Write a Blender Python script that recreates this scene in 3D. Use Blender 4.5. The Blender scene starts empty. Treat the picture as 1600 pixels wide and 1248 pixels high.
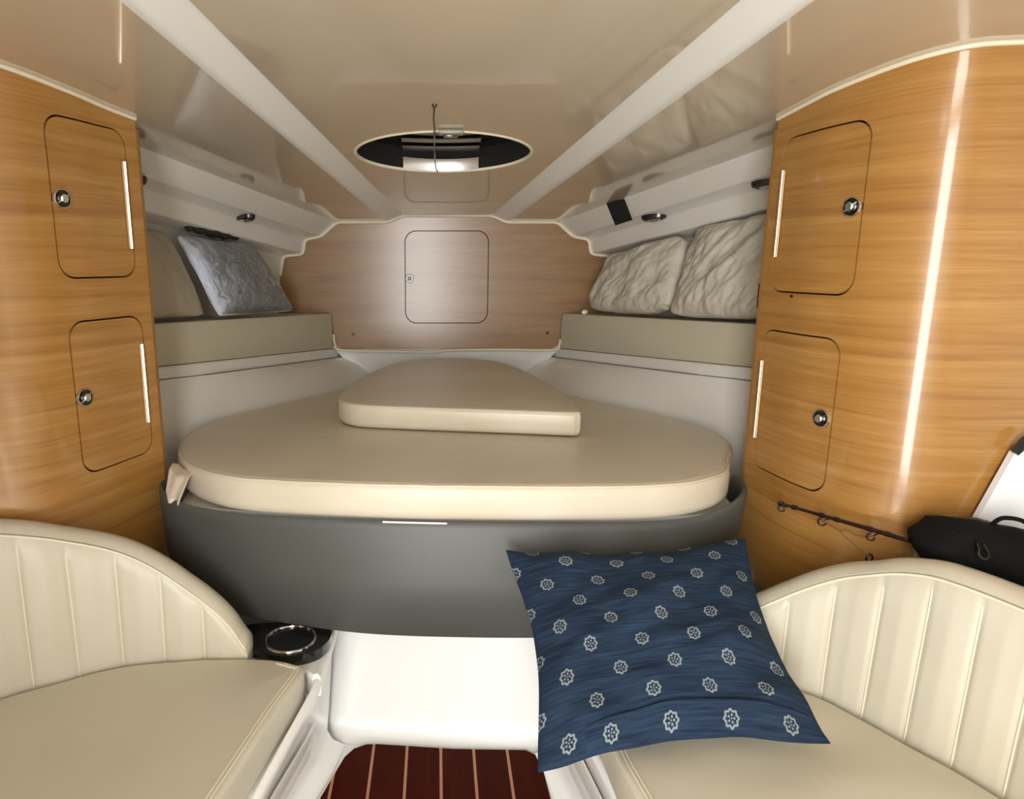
import bpy, bmesh, math, random
from math import sin, cos, pi, radians, sqrt, atan2
from mathutils import Vector, noise, Matrix
from mathutils.geometry import delaunay_2d_cdt
random.seed(7)
S = bpy.context.scene
COL = S.collection

# ------------------------------------------------------------------ camera, light, exposure
# boat axes: X = 0 on the centreline (starboard +), Y = forward, Z = 0 on the cabin sole, metres
cam = bpy.data.cameras.new('camera'); camo = bpy.data.objects.new('camera', cam); COL.objects.link(camo)
camo.location = (-.041, 0, 1.10); camo.rotation_euler = (radians(90 - 11.5), 0, 0)
cam.sensor_width = 36; cam.lens = 1050 / 1600 * 36; cam.shift_x = 118 / 1600; cam.clip_start = .02
S.camera = camo

W = bpy.data.worlds.new('sky'); S.world = W; W.use_nodes = True
bg = W.node_tree.nodes['Background']; bg.inputs[0].default_value = (.86, .93, 1, 1); bg.inputs[1].default_value = 1.0

def area(name, loc, aim, sx, sy, power, col):
    l = bpy.data.lights.new(name, 'AREA'); l.shape = 'RECTANGLE'; l.size = sx; l.size_y = sy
    l.energy = power; l.color = col
    o = bpy.data.objects.new(name, l); COL.objects.link(o); o.location = loc
    o.rotation_euler = (Vector(aim) - Vector(loc)).to_track_quat('-Z', 'Y').to_euler()
    return o
# daylight that falls in through the companionway opening of the aft bulkhead
area('companionway_daylight', (-.27, -1.06, .88), (-.05, 1.5, .82), .64, 1.58, 55, (1, .995, .975))

S.view_settings.view_transform = 'Standard'; S.view_settings.look = 'None'
S.view_settings.gamma = 1; S.view_settings.use_curve_mapping = False
S.view_settings.exposure = 0.08

# ------------------------------------------------------------------ materials
def lin(r, g, b):
    f = lambda c: c / 12.92 if c <= .04045 else ((c + .055) / 1.055) ** 2.4
    return (f(r / 255), f(g / 255), f(b / 255), 1)

def mat(name, col, rough=.5, spec=.5, metal=0, coat=0, coat_rough=.05, bump=None, mottle=None):
    m = bpy.data.materials.new(name); m.use_nodes = True
    nt = m.node_tree; b = nt.nodes['Principled BSDF']
    b.inputs['Base Color'].default_value = col; b.inputs['Roughness'].default_value = rough
    b.inputs['Metallic'].default_value = metal; b.inputs['Specular IOR Level'].default_value = spec
    b.inputs['Coat Weight'].default_value = coat; b.inputs['Coat Roughness'].default_value = coat_rough
    if bump or mottle:
        tc = nt.nodes.new('ShaderNodeTexCoord')
    if mottle:                                             # (scale, second colour, amount)
        n = nt.nodes.new('ShaderNodeTexNoise'); n.inputs['Scale'].default_value = mottle[0]; n.inputs['Detail'].default_value = 5
        nt.links.new(tc.outputs['Object'], n.inputs['Vector'])
        r = nt.nodes.new('ShaderNodeValToRGB'); r.color_ramp.elements[0].position = .35; r.color_ramp.elements[1].position = .7
        r.color_ramp.elements[0].color = col
        r.color_ramp.elements[1].color = [a + (c - a) * mottle[2] for a, c in zip(col, mottle[1])]
        nt.links.new(n.outputs['Fac'], r.inputs[0]); nt.links.new(r.outputs[0], b.inputs['Base Color'])
    if bump:                                               # (scale, strength, distance, detail)
        n = nt.nodes.new('ShaderNodeTexNoise'); n.inputs['Scale'].default_value = bump[0]; n.inputs['Detail'].default_value = bump[3]
        nt.links.new(tc.outputs['Object'], n.inputs['Vector'])
        bp = nt.nodes.new('ShaderNodeBump'); bp.inputs['Strength'].default_value = bump[1]; bp.inputs['Distance'].default_value = bump[2]
        nt.links.new(n.outputs['Fac'], bp.inputs['Height']); nt.links.new(bp.outputs[0], b.inputs['Normal'])
    return m

def wood(name, stops, rough, coat, coat_rough, su=1.3, sv=42, fine=260, spec=.5):
    m = bpy.data.materials.new(name); m.use_nodes = True
    nt = m.node_tree; N = nt.nodes; L = nt.links; b = N['Principled BSDF']
    uv = N.new('ShaderNodeUVMap')
    mp = N.new('ShaderNodeMapping'); mp.inputs['Scale'].default_value = (su, sv, 1); L.new(uv.outputs[0], mp.inputs[0])
    n1 = N.new('ShaderNodeTexNoise'); n1.inputs['Scale'].default_value = 1; n1.inputs['Detail'].default_value = 6
    n1.inputs['Roughness'].default_value = .6; n1.inputs['Distortion'].default_value = .6; L.new(mp.outputs[0], n1.inputs['Vector'])
    mp2 = N.new('ShaderNodeMapping'); mp2.inputs['Scale'].default_value = (su * 6, fine, 1); L.new(uv.outputs[0], mp2.inputs[0])
    n2 = N.new('ShaderNodeTexNoise'); n2.inputs['Scale'].default_value = 1; n2.inputs['Detail'].default_value = 3; L.new(mp2.outputs[0], n2.inputs['Vector'])
    mx = N.new('ShaderNodeMath'); mx.operation = 'MULTIPLY_ADD'; mx.inputs[1].default_value = .30; L.new(n2.outputs['Fac'], mx.inputs[0])
    mu = N.new('ShaderNodeMath'); mu.operation = 'MULTIPLY'; mu.inputs[1].default_value = .72; L.new(n1.outputs['Fac'], mu.inputs[0])
    L.new(mu.outputs[0], mx.inputs[2])
    cr = N.new('ShaderNodeValToRGB'); cr.color_ramp.elements[0].position = .30; cr.color_ramp.elements[1].position = .72
    cr.color_ramp.elements[0].color = stops[0]; cr.color_ramp.elements[1].color = stops[-1]
    if len(stops) == 3:
        e = cr.color_ramp.elements.new(.5); e.color = stops[1]
    L.new(mx.outputs[0], cr.inputs[0]); L.new(cr.outputs[0], b.inputs['Base Color'])
    bp = N.new('ShaderNodeBump'); bp.inputs['Strength'].default_value = .08; bp.inputs['Distance'].default_value = .001
    L.new(mx.outputs[0], bp.inputs['Height']); L.new(bp.outputs[0], b.inputs['Normal'])
    b.inputs['Roughness'].default_value = rough; b.inputs['Specular IOR Level'].default_value = spec
    b.inputs['Coat Weight'].default_value = coat; b.inputs['Coat Roughness'].default_value = coat_rough
    return m

M = {}
M['oak'] = wood('oak_veneer', [lin(142, 94, 40), lin(168, 120, 58), lin(186, 141, 78)], .40, .8, .10)
M['bow_wood'] = wood('faded_veneer', [lin(122, 84, 40), lin(142, 103, 55), lin(158, 121, 72)], .45, .9, .22, su=1.6, sv=26, fine=160)
M['oak_plain'] = mat('oak_partition', lin(168, 120, 62), .45)
M['dark_wood'] = mat('locker_inside', lin(52, 30, 16), .8)
M['teak'] = wood('dark_teak', [lin(50, 9, 0), lin(60, 13, 1), lin(72, 19, 3)], .55, 0, .1, su=30, sv=3, fine=10, spec=.05)
M['holly'] = mat('holly_inlay', lin(176, 118, 82), .45)
M['gel'] = mat('white_gelcoat', lin(236, 234, 228), .28, coat=.4, coat_rough=.06)
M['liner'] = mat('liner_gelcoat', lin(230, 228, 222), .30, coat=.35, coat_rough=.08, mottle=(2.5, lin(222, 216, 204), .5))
M['ceil'] = mat('headliner_gelcoat', lin(204, 189, 166), .14, spec=.6, coat=1, coat_rough=.03, mottle=(1.6, lin(188, 170, 146), .6))
M['well'] = mat('white_sole_moulding', lin(246, 245, 241), .3, coat=.4, coat_rough=.08)
M['grey_vinyl'] = mat('grey_vinyl', lin(76, 77, 73), .45, bump=(420, .12, .001, 2))
M['shelf_vinyl'] = mat('shelf_vinyl', lin(198, 190, 168), .55, bump=(300, .15, .001, 2))
M['mattress'] = mat('mattress_vinyl', lin(216, 206, 186), .36, bump=(26, .10, .01, 3), mottle=(4, lin(200, 186, 162), .6))
M['seat'] = mat('cream_leatherette', lin(208, 202, 184), .40, bump=(360, .12, .001, 2), mottle=(5, lin(202, 192, 168), .6))
M['stitch'] = mat('cream_piping', lin(232, 224, 200), .45)
M['piping'] = mat('cream_rubber_piping', lin(232, 222, 196), .35)
M['chrome'] = mat('chrome', (.78, .77, .75, 1), .12, metal=1)
M['brass'] = mat('warm_steel', (.80, .66, .52, 1), .22, metal=1)
M['dark_metal'] = mat('dark_metal', (.10, .09, .085, 1), .25, metal=1)
M['black'] = mat('black_plastic', lin(20, 20, 21), .22, coat=.5)
M['black_cloth'] = mat('black_fabric', lin(9, 9, 10), .9, bump=(160, .5, .003, 3), spec=.25)
M['black_mat'] = mat('black_felt', lin(18, 18, 17), .95)
M['green_cloth'] = mat('dark_green_fabric', lin(40, 46, 38), .8, bump=(90, .4, .003, 3))
M['silver'] = mat('brushed_silver', (.72, .73, .74, 1), .30, metal=1)
M['smoke'] = mat('smoked_acrylic', lin(14, 14, 15), .07, coat=1)
M['lens'] = mat('frosted_lens', lin(225, 225, 218), .08, coat=1)
M['grey_plastic'] = mat('grey_plastic', lin(150, 146, 138), .4)
M['seam_grey'] = mat('grey_sealant', lin(96, 92, 86), .6)
M['white'] = mat('white_plastic', lin(240, 240, 238), .4)
M['white_paint'] = mat('white_board_paint', lin(246, 247, 250), .5)
M['rod'] = mat('rod_blank', lin(30, 12, 15), .3, coat=.4)
M['line'] = mat('fishing_line', lin(96, 78, 58), .4)
M['linen'] = mat('pillow_cotton', lin(192, 186, 170), .55, bump=(55, .6, .006, 5))
M['linen_grey'] = mat('grey_cotton', lin(176, 166, 146), .75, bump=(60, .3, .004, 4))
M['linen_white'] = mat('white_cotton', lin(214, 217, 223), .7, bump=(50, .25, .004, 4))

def plastic():
    m = bpy.data.materials.new('clear_plastic_film'); m.use_nodes = True
    nt = m.node_tree; N = nt.nodes; L = nt.links; N.clear()
    o = N.new('ShaderNodeOutputMaterial'); mix = N.new('ShaderNodeMixShader'); t = N.new('ShaderNodeBsdfTransparent')
    t.inputs[0].default_value = (.93, .95, .98, 1)
    g = N.new('ShaderNodeBsdfGlossy'); g.inputs['Roughness'].default_value = .12; g.inputs[0].default_value = (.95, .97, 1, 1)
    f = N.new('ShaderNodeFresnel'); f.inputs[0].default_value = 1.42
    tc = N.new('ShaderNodeTexCoord'); n = N.new('ShaderNodeTexNoise'); n.inputs['Scale'].default_value = 22; n.inputs['Detail'].default_value = 3
    n.inputs['Distortion'].default_value = 1.5
    bp = N.new('ShaderNodeBump'); bp.inputs['Strength'].default_value = .9; bp.inputs['Distance'].default_value = .02
    L.new(tc.outputs['Object'], n.inputs[0]); L.new(n.outputs[0], bp.inputs['Height'])
    L.new(bp.outputs[0], g.inputs['Normal']); L.new(bp.outputs[0], f.inputs['Normal'])
    L.new(f.outputs[0], mix.inputs[0]); L.new(t.outputs[0], mix.inputs[1]); L.new(g.outputs[0], mix.inputs[2]); L.new(mix.outputs[0], o.inputs[0])
    return m
M['film'] = plastic()

def indigo():
    """blue slub cotton with staggered rows of small pale rosettes, drawn in the cushion's own UVs"""
    m = bpy.data.materials.new('indigo_rosette_cotton'); m.use_nodes = True
    nt = m.node_tree; N = nt.nodes; L = nt.links; b = N['Principled BSDF']
    def mth(op, a, c=None, d=None):
        n = N.new('ShaderNodeMath'); n.operation = op
        for i, v in enumerate((a, c, d)):
            if v is None: continue
            if isinstance(v, (int, float)): n.inputs[i].default_value = v
            else: L.new(v, n.inputs[i])
        return n.outputs[0]
    uv = N.new('ShaderNodeUVMap'); sp = N.new('ShaderNodeSeparateXYZ'); L.new(uv.outputs[0], sp.inputs[0])
    x, y = sp.outputs[0], sp.outputs[1]                  # metres on the cloth
    PX, PY = .096, .0455
    v = mth('DIVIDE', y, PY); row = mth('FLOOR', v)
    sh = mth('MULTIPLY', mth('MODULO', mth('ABSOLUTE', row), 2.0), .5)
    u = mth('ADD', mth('DIVIDE', x, PX), sh)
    lx = mth('MULTIPLY', mth('SUBTRACT', mth('FRACT', u), .5), PX)
    ly = mth('MULTIPLY', mth('SUBTRACT', mth('FRACT', v), .5), PY)
    r = mth('SQRT', mth('ADD', mth('MULTIPLY', lx, lx), mth('MULTIPLY', ly, ly)))
    a = mth('ARCTAN2', ly, lx)
    lobes = mth('COSINE', mth('MULTIPLY', a, 8.0))
    R = mth('MULTIPLY_ADD', lobes, .0011, .0103)
    ring = mth('LESS_THAN', mth('ABSOLUTE', mth('SUBTRACT', r, R)), .0017)
    pet = mth('MULTIPLY', mth('LESS_THAN', mth('ABSOLUTE', mth('SUBTRACT', r, .0045)), .0016),
              mth('GREATER_THAN', mth('COSINE', mth('MULTIPLY', a, 5.0)), .1))
    dot = mth('LESS_THAN', r, .0012)
    motif = mth('MINIMUM', mth('ADD', mth('ADD', ring, pet), dot), 1.0)
    mp = N.new('ShaderNodeMapping'); mp.inputs['Scale'].default_value = (14, 240, 1); L.new(uv.outputs[0], mp.inputs[0])
    n1 = N.new('ShaderNodeTexNoise'); n1.inputs['Scale'].default_value = 1; n1.inputs['Detail'].default_value = 4; L.new(mp.outputs[0], n1.inputs[0])
    cr = N.new('ShaderNodeValToRGB'); cr.color_ramp.elements[0].position = .3; cr.color_ramp.elements[1].position = .75
    cr.color_ramp.elements[0].color = lin(20, 34, 52); cr.color_ramp.elements[1].color = lin(44, 62, 86)
    L.new(n1.outputs[0], cr.inputs[0])
    mx = N.new('ShaderNodeMix'); mx.data_type = 'RGBA'
    L.new(mth('MULTIPLY', motif, .85), mx.inputs[0]); L.new(cr.outputs[0], mx.inputs[6]); mx.inputs[7].default_value = lin(140, 148, 150)
    L.new(mx.outputs[2], b.inputs['Base Color']); b.inputs['Roughness'].default_value = .9; b.inputs['Specular IOR Level'].default_value = .2
    bp = N.new('ShaderNodeBump'); bp.inputs['Strength'].default_value = .25; bp.inputs['Distance'].default_value = .001
    L.new(n1.outputs[0], bp.inputs['Height']); L.new(bp.outputs[0], b.inputs['Normal'])
    return m
M['indigo'] = indigo()

# ------------------------------------------------------------------ helpers
def tag(o, label=None, cat=None, group=None, kind=None):
    if label: o['label'] = label
    if cat: o['category'] = cat
    if group: o['group'] = group
    if kind: o['kind'] = kind
    return o

def empty(name, loc, label, cat, group=None):
    o = bpy.data.objects.new(name, None); o.empty_display_size = .05; COL.objects.link(o); o.location = loc
    return tag(o, label, cat, group)

def wloc(o):
    p = Vector((0, 0, 0))
    while o: p += Vector(o.location); o = o.parent
    return p

def obj(name, verts, faces, m, parent=None, smooth=35, uvs=None, recalc=True):
    """one mesh object; vertices are given in boat coordinates"""
    off = wloc(parent) if parent else Vector((0, 0, 0))
    me = bpy.data.meshes.new(name); me.from_pydata([tuple(Vector(v) - off) for v in verts], [], faces)
    if uvs:
        l = me.uv_layers.new(name='UVMap')
        for lp in me.loops: l.data[lp.index].uv = uvs[lp.vertex_index]
    if recalc:
        bm = bmesh.new(); bm.from_mesh(me); bmesh.ops.recalc_face_normals(bm, faces=bm.faces); bm.to_mesh(me); bm.free()
    me.materials.append(M[m]); me.update()
    if smooth:
        for p in me.polygons: p.use_smooth = True
        me.set_sharp_from_angle(angle=radians(smooth))
    o = bpy.data.objects.new(name, me); COL.objects.link(o)
    if parent: o.parent = parent
    return o

class MB:
    def __init__(s): s.v = []; s.f = []
    def add(s, v, f):
        n = len(s.v); s.v += [tuple(p) for p in v]; s.f += [tuple(i + n for i in q) for q in f]; return s
    def loft(s, secs, close=False, cap=False):
        n = len(secs[0]); v = [p for q in secs for p in q]; f = []
        for i in range(len(secs) - 1):
            for j in range(n if close else n - 1):
                k = (j + 1) % n; f.append((i * n + j, i * n + k, (i + 1) * n + k, (i + 1) * n + j))
        if cap:
            f.append(tuple(range(n))[::-1]); f.append(tuple(range((len(secs) - 1) * n, len(secs) * n)))
        return s.add(v, f)
    def tube(s, pts, r, n=10, closed=False, cap=True):
        pts = [Vector(p) for p in pts]; N = len(pts); secs = []; up = None
        rr = r if isinstance(r, (list, tuple)) else [r] * N
        for i, p in enumerate(pts):
            a = pts[(i - 1) % N] if closed else pts[max(i - 1, 0)]
            b = pts[(i + 1) % N] if closed else pts[min(i + 1, N - 1)]
            t = (b - a).normalized()
            if up is None: up = Vector((0, 0, 1)) if abs(t.z) < .9 else Vector((1, 0, 0))
            x = t.cross(up).normalized(); up = x.cross(t).normalized()
            secs.append([p + (x * cos(2 * pi * k / n) + up * sin(2 * pi * k / n)) * rr[i] for k in range(n)])
        if closed: secs.append(secs[0])
        return s.loft(secs, True, cap and not closed)
    def box(s, lo, hi, b=0):
        bm = bmesh.new(); bmesh.ops.create_cube(bm, size=1)
        for v in bm.verts: v.co = Vector([lo[i] + (v.co[i] + .5) * (hi[i] - lo[i]) for i in range(3)])
        if b: bmesh.ops.bevel(bm, geom=bm.edges[:], offset=b, segments=2, profile=.5, affect='EDGES')
        bm.verts.index_update(); s.add([v.co.copy() for v in bm.verts], [[v.index for v in f.verts] for f in bm.faces]); bm.free(); return s
    def lathe(s, o, axis, prof, n=24, su=1, sv=1):
        """prof = [(radius, height along axis)]"""
        ax = Vector(axis).normalized(); x = ax.orthogonal().normalized() if abs(ax.z) > .95 else Vector((0, 0, 1)).cross(ax).normalized(); y = ax.cross(x)
        secs = [[Vector(o) + ax * h + x * (su * r * cos(2 * pi * k / n)) + y * (sv * r * sin(2 * pi * k / n)) for k in range(n)] for r, h in prof]
        return s.loft(secs, True, True)
    def obj(s, name, m, parent=None, smooth=35): return obj(name, s.v, s.f, m, parent, smooth)

def crom(pts, n=8, closed=False):
    P = [Vector(p) for p in pts]; N = len(P); out = []
    for i in range(N if closed else N - 1):
        g = (lambda k: P[k % N]) if closed else (lambda k: P[min(max(k, 0), N - 1)])
        a, b, c, d = g(i - 1), g(i), g(i + 1), g(i + 2)
        for k in range(n):
            t = k / n
            out.append(.5 * ((2 * b) + (c - a) * t + (2 * a - 5 * b + 4 * c - d) * t * t + (3 * b - a - 3 * c + d) * t ** 3))
    if not closed: out.append(P[-1])
    return out

def rrect(x0, y0, x1, y1, r, n=7):
    o = []
    for cx, cy, a0 in ((x1 - r, y1 - r, 0), (x0 + r, y1 - r, 90), (x0 + r, y0 + r, 180), (x1 - r, y0 + r, 270)):
        for k in range(n + 1):
            a = radians(a0 + 90 * k / n); o.append((cx + r * cos(a), cy + r * sin(a)))
    return o

def dens(poly, d):
    o = []
    for i, p in enumerate(poly):
        q = poly[(i + 1) % len(poly)]; L = math.hypot(q[0] - p[0], q[1] - p[1]); n = max(1, int(L / d))
        for k in range(n): o.append((p[0] + (q[0] - p[0]) * k / n, p[1] + (q[1] - p[1]) * k / n))
    return o

def inside(p, poly):
    c = False; x, y = p; j = len(poly) - 1
    for i in range(len(poly)):
        xi, yi = poly[i]; xj, yj = poly[j]
        if (yi > y) != (yj > y) and x < (xj - xi) * (y - yi) / (yj - yi) + xi: c = not c
        j = i
    return c

def shrink(poly, d):
    n = len(poly); o = []; A = sum(poly[i][0] * poly[(i + 1) % n][1] - poly[(i + 1) % n][0] * poly[i][1] for i in range(n))
    sg = 1 if A > 0 else -1
    for i in range(n):
        a = Vector(poly[i - 1][:2]); b = Vector(poly[i][:2]); c = Vector(poly[(i + 1) % n][:2])
        e1 = (b - a); e2 = (c - b)
        if e1.length < 1e-9: e1 = e2
        if e2.length < 1e-9: e2 = e1
        n1 = Vector((-e1.y, e1.x)).normalized(); n2 = Vector((-e2.y, e2.x)).normalized()
        m = (n1 + n2); m = m.normalized() if m.length > 1e-6 else n1
        k = max(m.dot(n1), .5)
        o.append(tuple(b + m * (sg * d / k)))
    return o

def sheet(name, outline, holes, fn, thick, m, parent=None, grid=.05, smooth=30):
    """a panel with cut-outs: outline and holes in (u, v) metres, fn(u, v, depth) -> point"""
    outline = dens(outline, grid); holes = [dens(h, grid) for h in holes]
    pts = []; edges = []
    for lp in [outline] + holes:
        b = len(pts); pts += lp; edges += [(b + i, b + (i + 1) % len(lp)) for i in range(len(lp))]
    us = [p[0] for p in outline]; vs = [p[1] for p in outline]
    u = min(us) + grid * .5
    while u < max(us):
        v = min(vs) + grid * .5
        while v < max(vs):
            if inside((u, v), outline) and not any(inside((u, v), h) for h in holes):
                if min((u - p[0]) ** 2 + (v - p[1]) ** 2 for p in pts[:sum(map(len, [outline] + holes))]) > (grid * .3) ** 2: pts.append((u, v))
            v += grid
        u += grid
    r = delaunay_2d_cdt([Vector(p) for p in pts], edges, [], 0, 1e-6)
    vv = [(p.x, p.y) for p in r[0]]; tris = []
    for f in r[2]:
        c = (sum(vv[i][0] for i in f) / 3, sum(vv[i][1] for i in f) / 3)
        if inside(c, outline) and not any(inside(c, h) for h in holes): tris.append(tuple(f))
    cnt = {}
    for f in tris:
        for i in range(3):
            e = (f[i], f[(i + 1) % 3]); cnt[tuple(sorted(e))] = cnt.get(tuple(sorted(e)), []) + [e]
    n = len(vv)
    V = [fn(a, b, 0) for a, b in vv] + [fn(a, b, thick) for a, b in vv]; uvs = vv + vv
    F = tris + [(a + n, c + n, b + n) for a, b, c in tris]
    F += [(e[0][1], e[0][0], e[0][0] + n, e[0][1] + n) for e in cnt.values() if len(e) == 1]
    return obj(name, V, F, m, parent, smooth, uvs=uvs)

def slab(name, outline, z0, z1, m, parent=None, r=.02, dome=.006, seed=0, wr=.0015, wf=6, sag=None, rb=None):
    """upholstered slab with rounded edges and a slightly domed, lightly creased top; outline [(x, y)]"""
    rb = rb or r; rings = []
    prof = [(rb + .004, z0)] + [(rb * (1 - sin(a)), z0 + rb * (1 - cos(a))) for a in [radians(q) for q in (0, 30, 60, 90)]]
    prof += [(r * (1 - cos(a)), z1 - r + r * sin(a)) for a in [radians(q) for q in (0, 20, 40, 60, 80, 90)]]
    for d, z in prof: rings.append([(p[0], p[1], z) for p in shrink(outline, d)])
    top = [(p[0], p[1]) for p in rings[-1]]
    cx = sum(p[0] for p in top) / len(top); cy = sum(p[1] for p in top) / len(top)
    K = 14; off = Vector((seed * 3.1, seed * 1.7, 0))
    for k in range(1, K + 1):
        t = k / K; ring = []
        for p in top:
            x = p[0] + (cx - p[0]) * t * .995; y = p[1] + (cy - p[1]) * t * .995
            e = min(1, t * 4)
            z = z1 + dome * (1 - (1 - min(1, t * 2.2)) ** 2) + e * wr * noise.noise(Vector((x * wf, y * wf, seed)) + off)
            if sag: z += sag(x, y) * e
            ring.append((x, y, z))
        rings.append(ring)
    for ring in rings[4:9]:
        for i, p in enumerate(ring):
            ring[i] = (p[0], p[1], p[2] + wr * .8 * noise.noise(Vector((p[0] * 14, p[1] * 14, p[2] * 20 + seed))))
    b = MB(); b.loft(rings, True, True)
    return b.obj(name, m, parent, 60)

def pillow(name, c, thick, m, parent, seed=0, wr=.006, nu=56, nv=44, pinch=.03, back=.5, puff=.55, wdir=None, film=None, wfreq=9, edgew=.004, rc=0):
    """c = (TL, TR, BR, BL); a soft two-sided pillow with pinched corners and creases"""
    TL, TR, BR, BL = [Vector(p) for p in c]
    nrm = (TR - TL).cross(BL - TL).normalized()
    w = ((TR - TL).length + (BR - BL).length) / 2; h = ((BL - TL).length + (BR - TR).length) / 2
    if nrm.y > 0: nrm.negate()
    so = Vector((seed * 5.3, seed * 2.9, seed * 1.1))
    def P(u, v, side, grow=0):
        ca, cb = 2 * u - 1, 2 * v - 1; f_ = 1 - rc * abs(ca * cb) ** 3; u, v = .5 + .5 * ca * f_, .5 + .5 * cb * f_
        pu = pinch * sin(pi * v) ** 1.2; pv = pinch * sin(pi * u) ** 1.2
        uu = pu / w + u * (1 - 2 * pu / w); vv = pv / h + v * (1 - 2 * pv / h)
        p = TL * ((1 - uu) * (1 - vv)) + TR * (uu * (1 - vv)) + BR * (uu * vv) + BL * ((1 - uu) * vv)
        a = max(0, 1 - abs(2 * u - 1) ** 2.4) ** puff * max(0, 1 - abs(2 * v - 1) ** 2.4) ** puff
        edge = min(1, 8 * min(u, 1 - u, v, 1 - v) + .12)
        q = Vector((u * w * wfreq, v * h * wfreq, side * 2)) + so
        if wdir: q = Vector((q.x * wdir[0] + q.y * wdir[1], q.y * wdir[0] * .35 - q.x * wdir[1] * .35, q.z))
        nz = noise.noise(q) * 1.0 + .6 * (1 - abs(noise.noise(q * 2.1 + so))) - .35 + .3 * noise.noise(q * 4.3)
        d = thick * (1 if side > 0 else back) * a + grow
        wob = nrm * (edgew * noise.noise(Vector((u * 5 + v * 3, v * 5 - u * 2, seed))) )
        return p + nrm * (side * d + (wr * nz * edge if side > 0 else wr * .5 * nz * edge)) + wob
    def build(nm, mm, par, grow=0, sides=(1, -1)):
        V = []; F = []; UV = []
        for sd in sides:
            b = len(V)
            for j in range(nv + 1):
                for i in range(nu + 1):
                    u, v = i / nu, j / nv
                    V.append(P(u, v, sd, grow * (1 if 0 < i < nu and 0 < j < nv else .2))); UV.append((u * w, (1 - v) * h))
            for j in range(nv):
                for i in range(nu):
                    q = (b + j * (nu + 1) + i, b + j * (nu + 1) + i + 1, b + (j + 1) * (nu + 1) + i + 1, b + (j + 1) * (nu + 1) + i)
                    F.append(q if sd > 0 else q[::-1])
        n1 = (nu + 1) * (nv + 1)
        if len(sides) == 2:
            loop = [i for i in range(nu + 1)] + [(j * (nu + 1) + nu) for j in range(1, nv + 1)] + [nv * (nu + 1) + i for i in range(nu - 1, -1, -1)] + [j * (nu + 1) for j in range(nv - 1, 0, -1)]
            for k in range(len(loop)):
                a, c2 = loop[k], loop[(k + 1) % len(loop)]; F.append((a, c2, c2 + n1, a + n1))
        return obj(nm, V, F, mm, par, 75, uvs=UV)
    o = build(name, m, parent)
    return o, build, P, nrm

def ZC(y): return 1.5574 - .112 * y            # underside of the side decks
def ZT(y): return 1.600 - .120 * y             # underside of the raised centre tray
def lx(x0, sl, y): return x0 + sl * (2.7 - y)

# ------------------------------------------------------------------ setting: ceiling
HX, HY, HA, HB = -.023, 1.844, .2275, .182      # oval hatch opening
oval = [(HX + HA * cos(2 * pi * k / 64), HY + HB * sin(2 * pi * k / 64)) for k in range(64)]
YA = -1.0
C0 = lambda y: .168 + .1415 * (2.7 - y)
C1 = lambda y: .229 + .1345 * (2.7 - y)
L1 = lambda y: .427 + .310 * (2.7 - y)
ys = [2.7 - i * .1 for i in range(38)]
tray = [(-C0(2.7), 2.7), (C0(2.7), 2.7), (C0(YA), YA), (-C0(YA), YA)]
ceiling = sheet('ceiling', tray[::-1], [oval], lambda u, v, d: (u, v, ZT(v) + d), .03, 'ceil', grid=.12)
tag(ceiling, kind='structure')
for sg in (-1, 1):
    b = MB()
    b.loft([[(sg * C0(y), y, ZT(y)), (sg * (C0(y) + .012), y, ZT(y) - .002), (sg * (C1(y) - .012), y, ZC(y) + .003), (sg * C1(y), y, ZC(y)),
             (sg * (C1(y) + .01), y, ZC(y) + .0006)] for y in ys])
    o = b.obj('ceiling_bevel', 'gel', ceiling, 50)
    b = MB()
    xo = lambda y: L1(y) + .02 if y > 1.52 else 1.34
    b.loft([[(sg * (C1(y) + .01), y, ZC(y) + .0006), (sg * ((C1(y) + xo(y)) / 2), y, ZC(y)), (sg * xo(y), y, ZC(y))] for y in [2.7, 2.4, 2.1, 1.8, 1.53, 1.51, 1.2, .8, .4, 0, -.5, YA]])
    o = b.obj('side_deck_panel', 'ceil', ceiling, 50)

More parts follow.
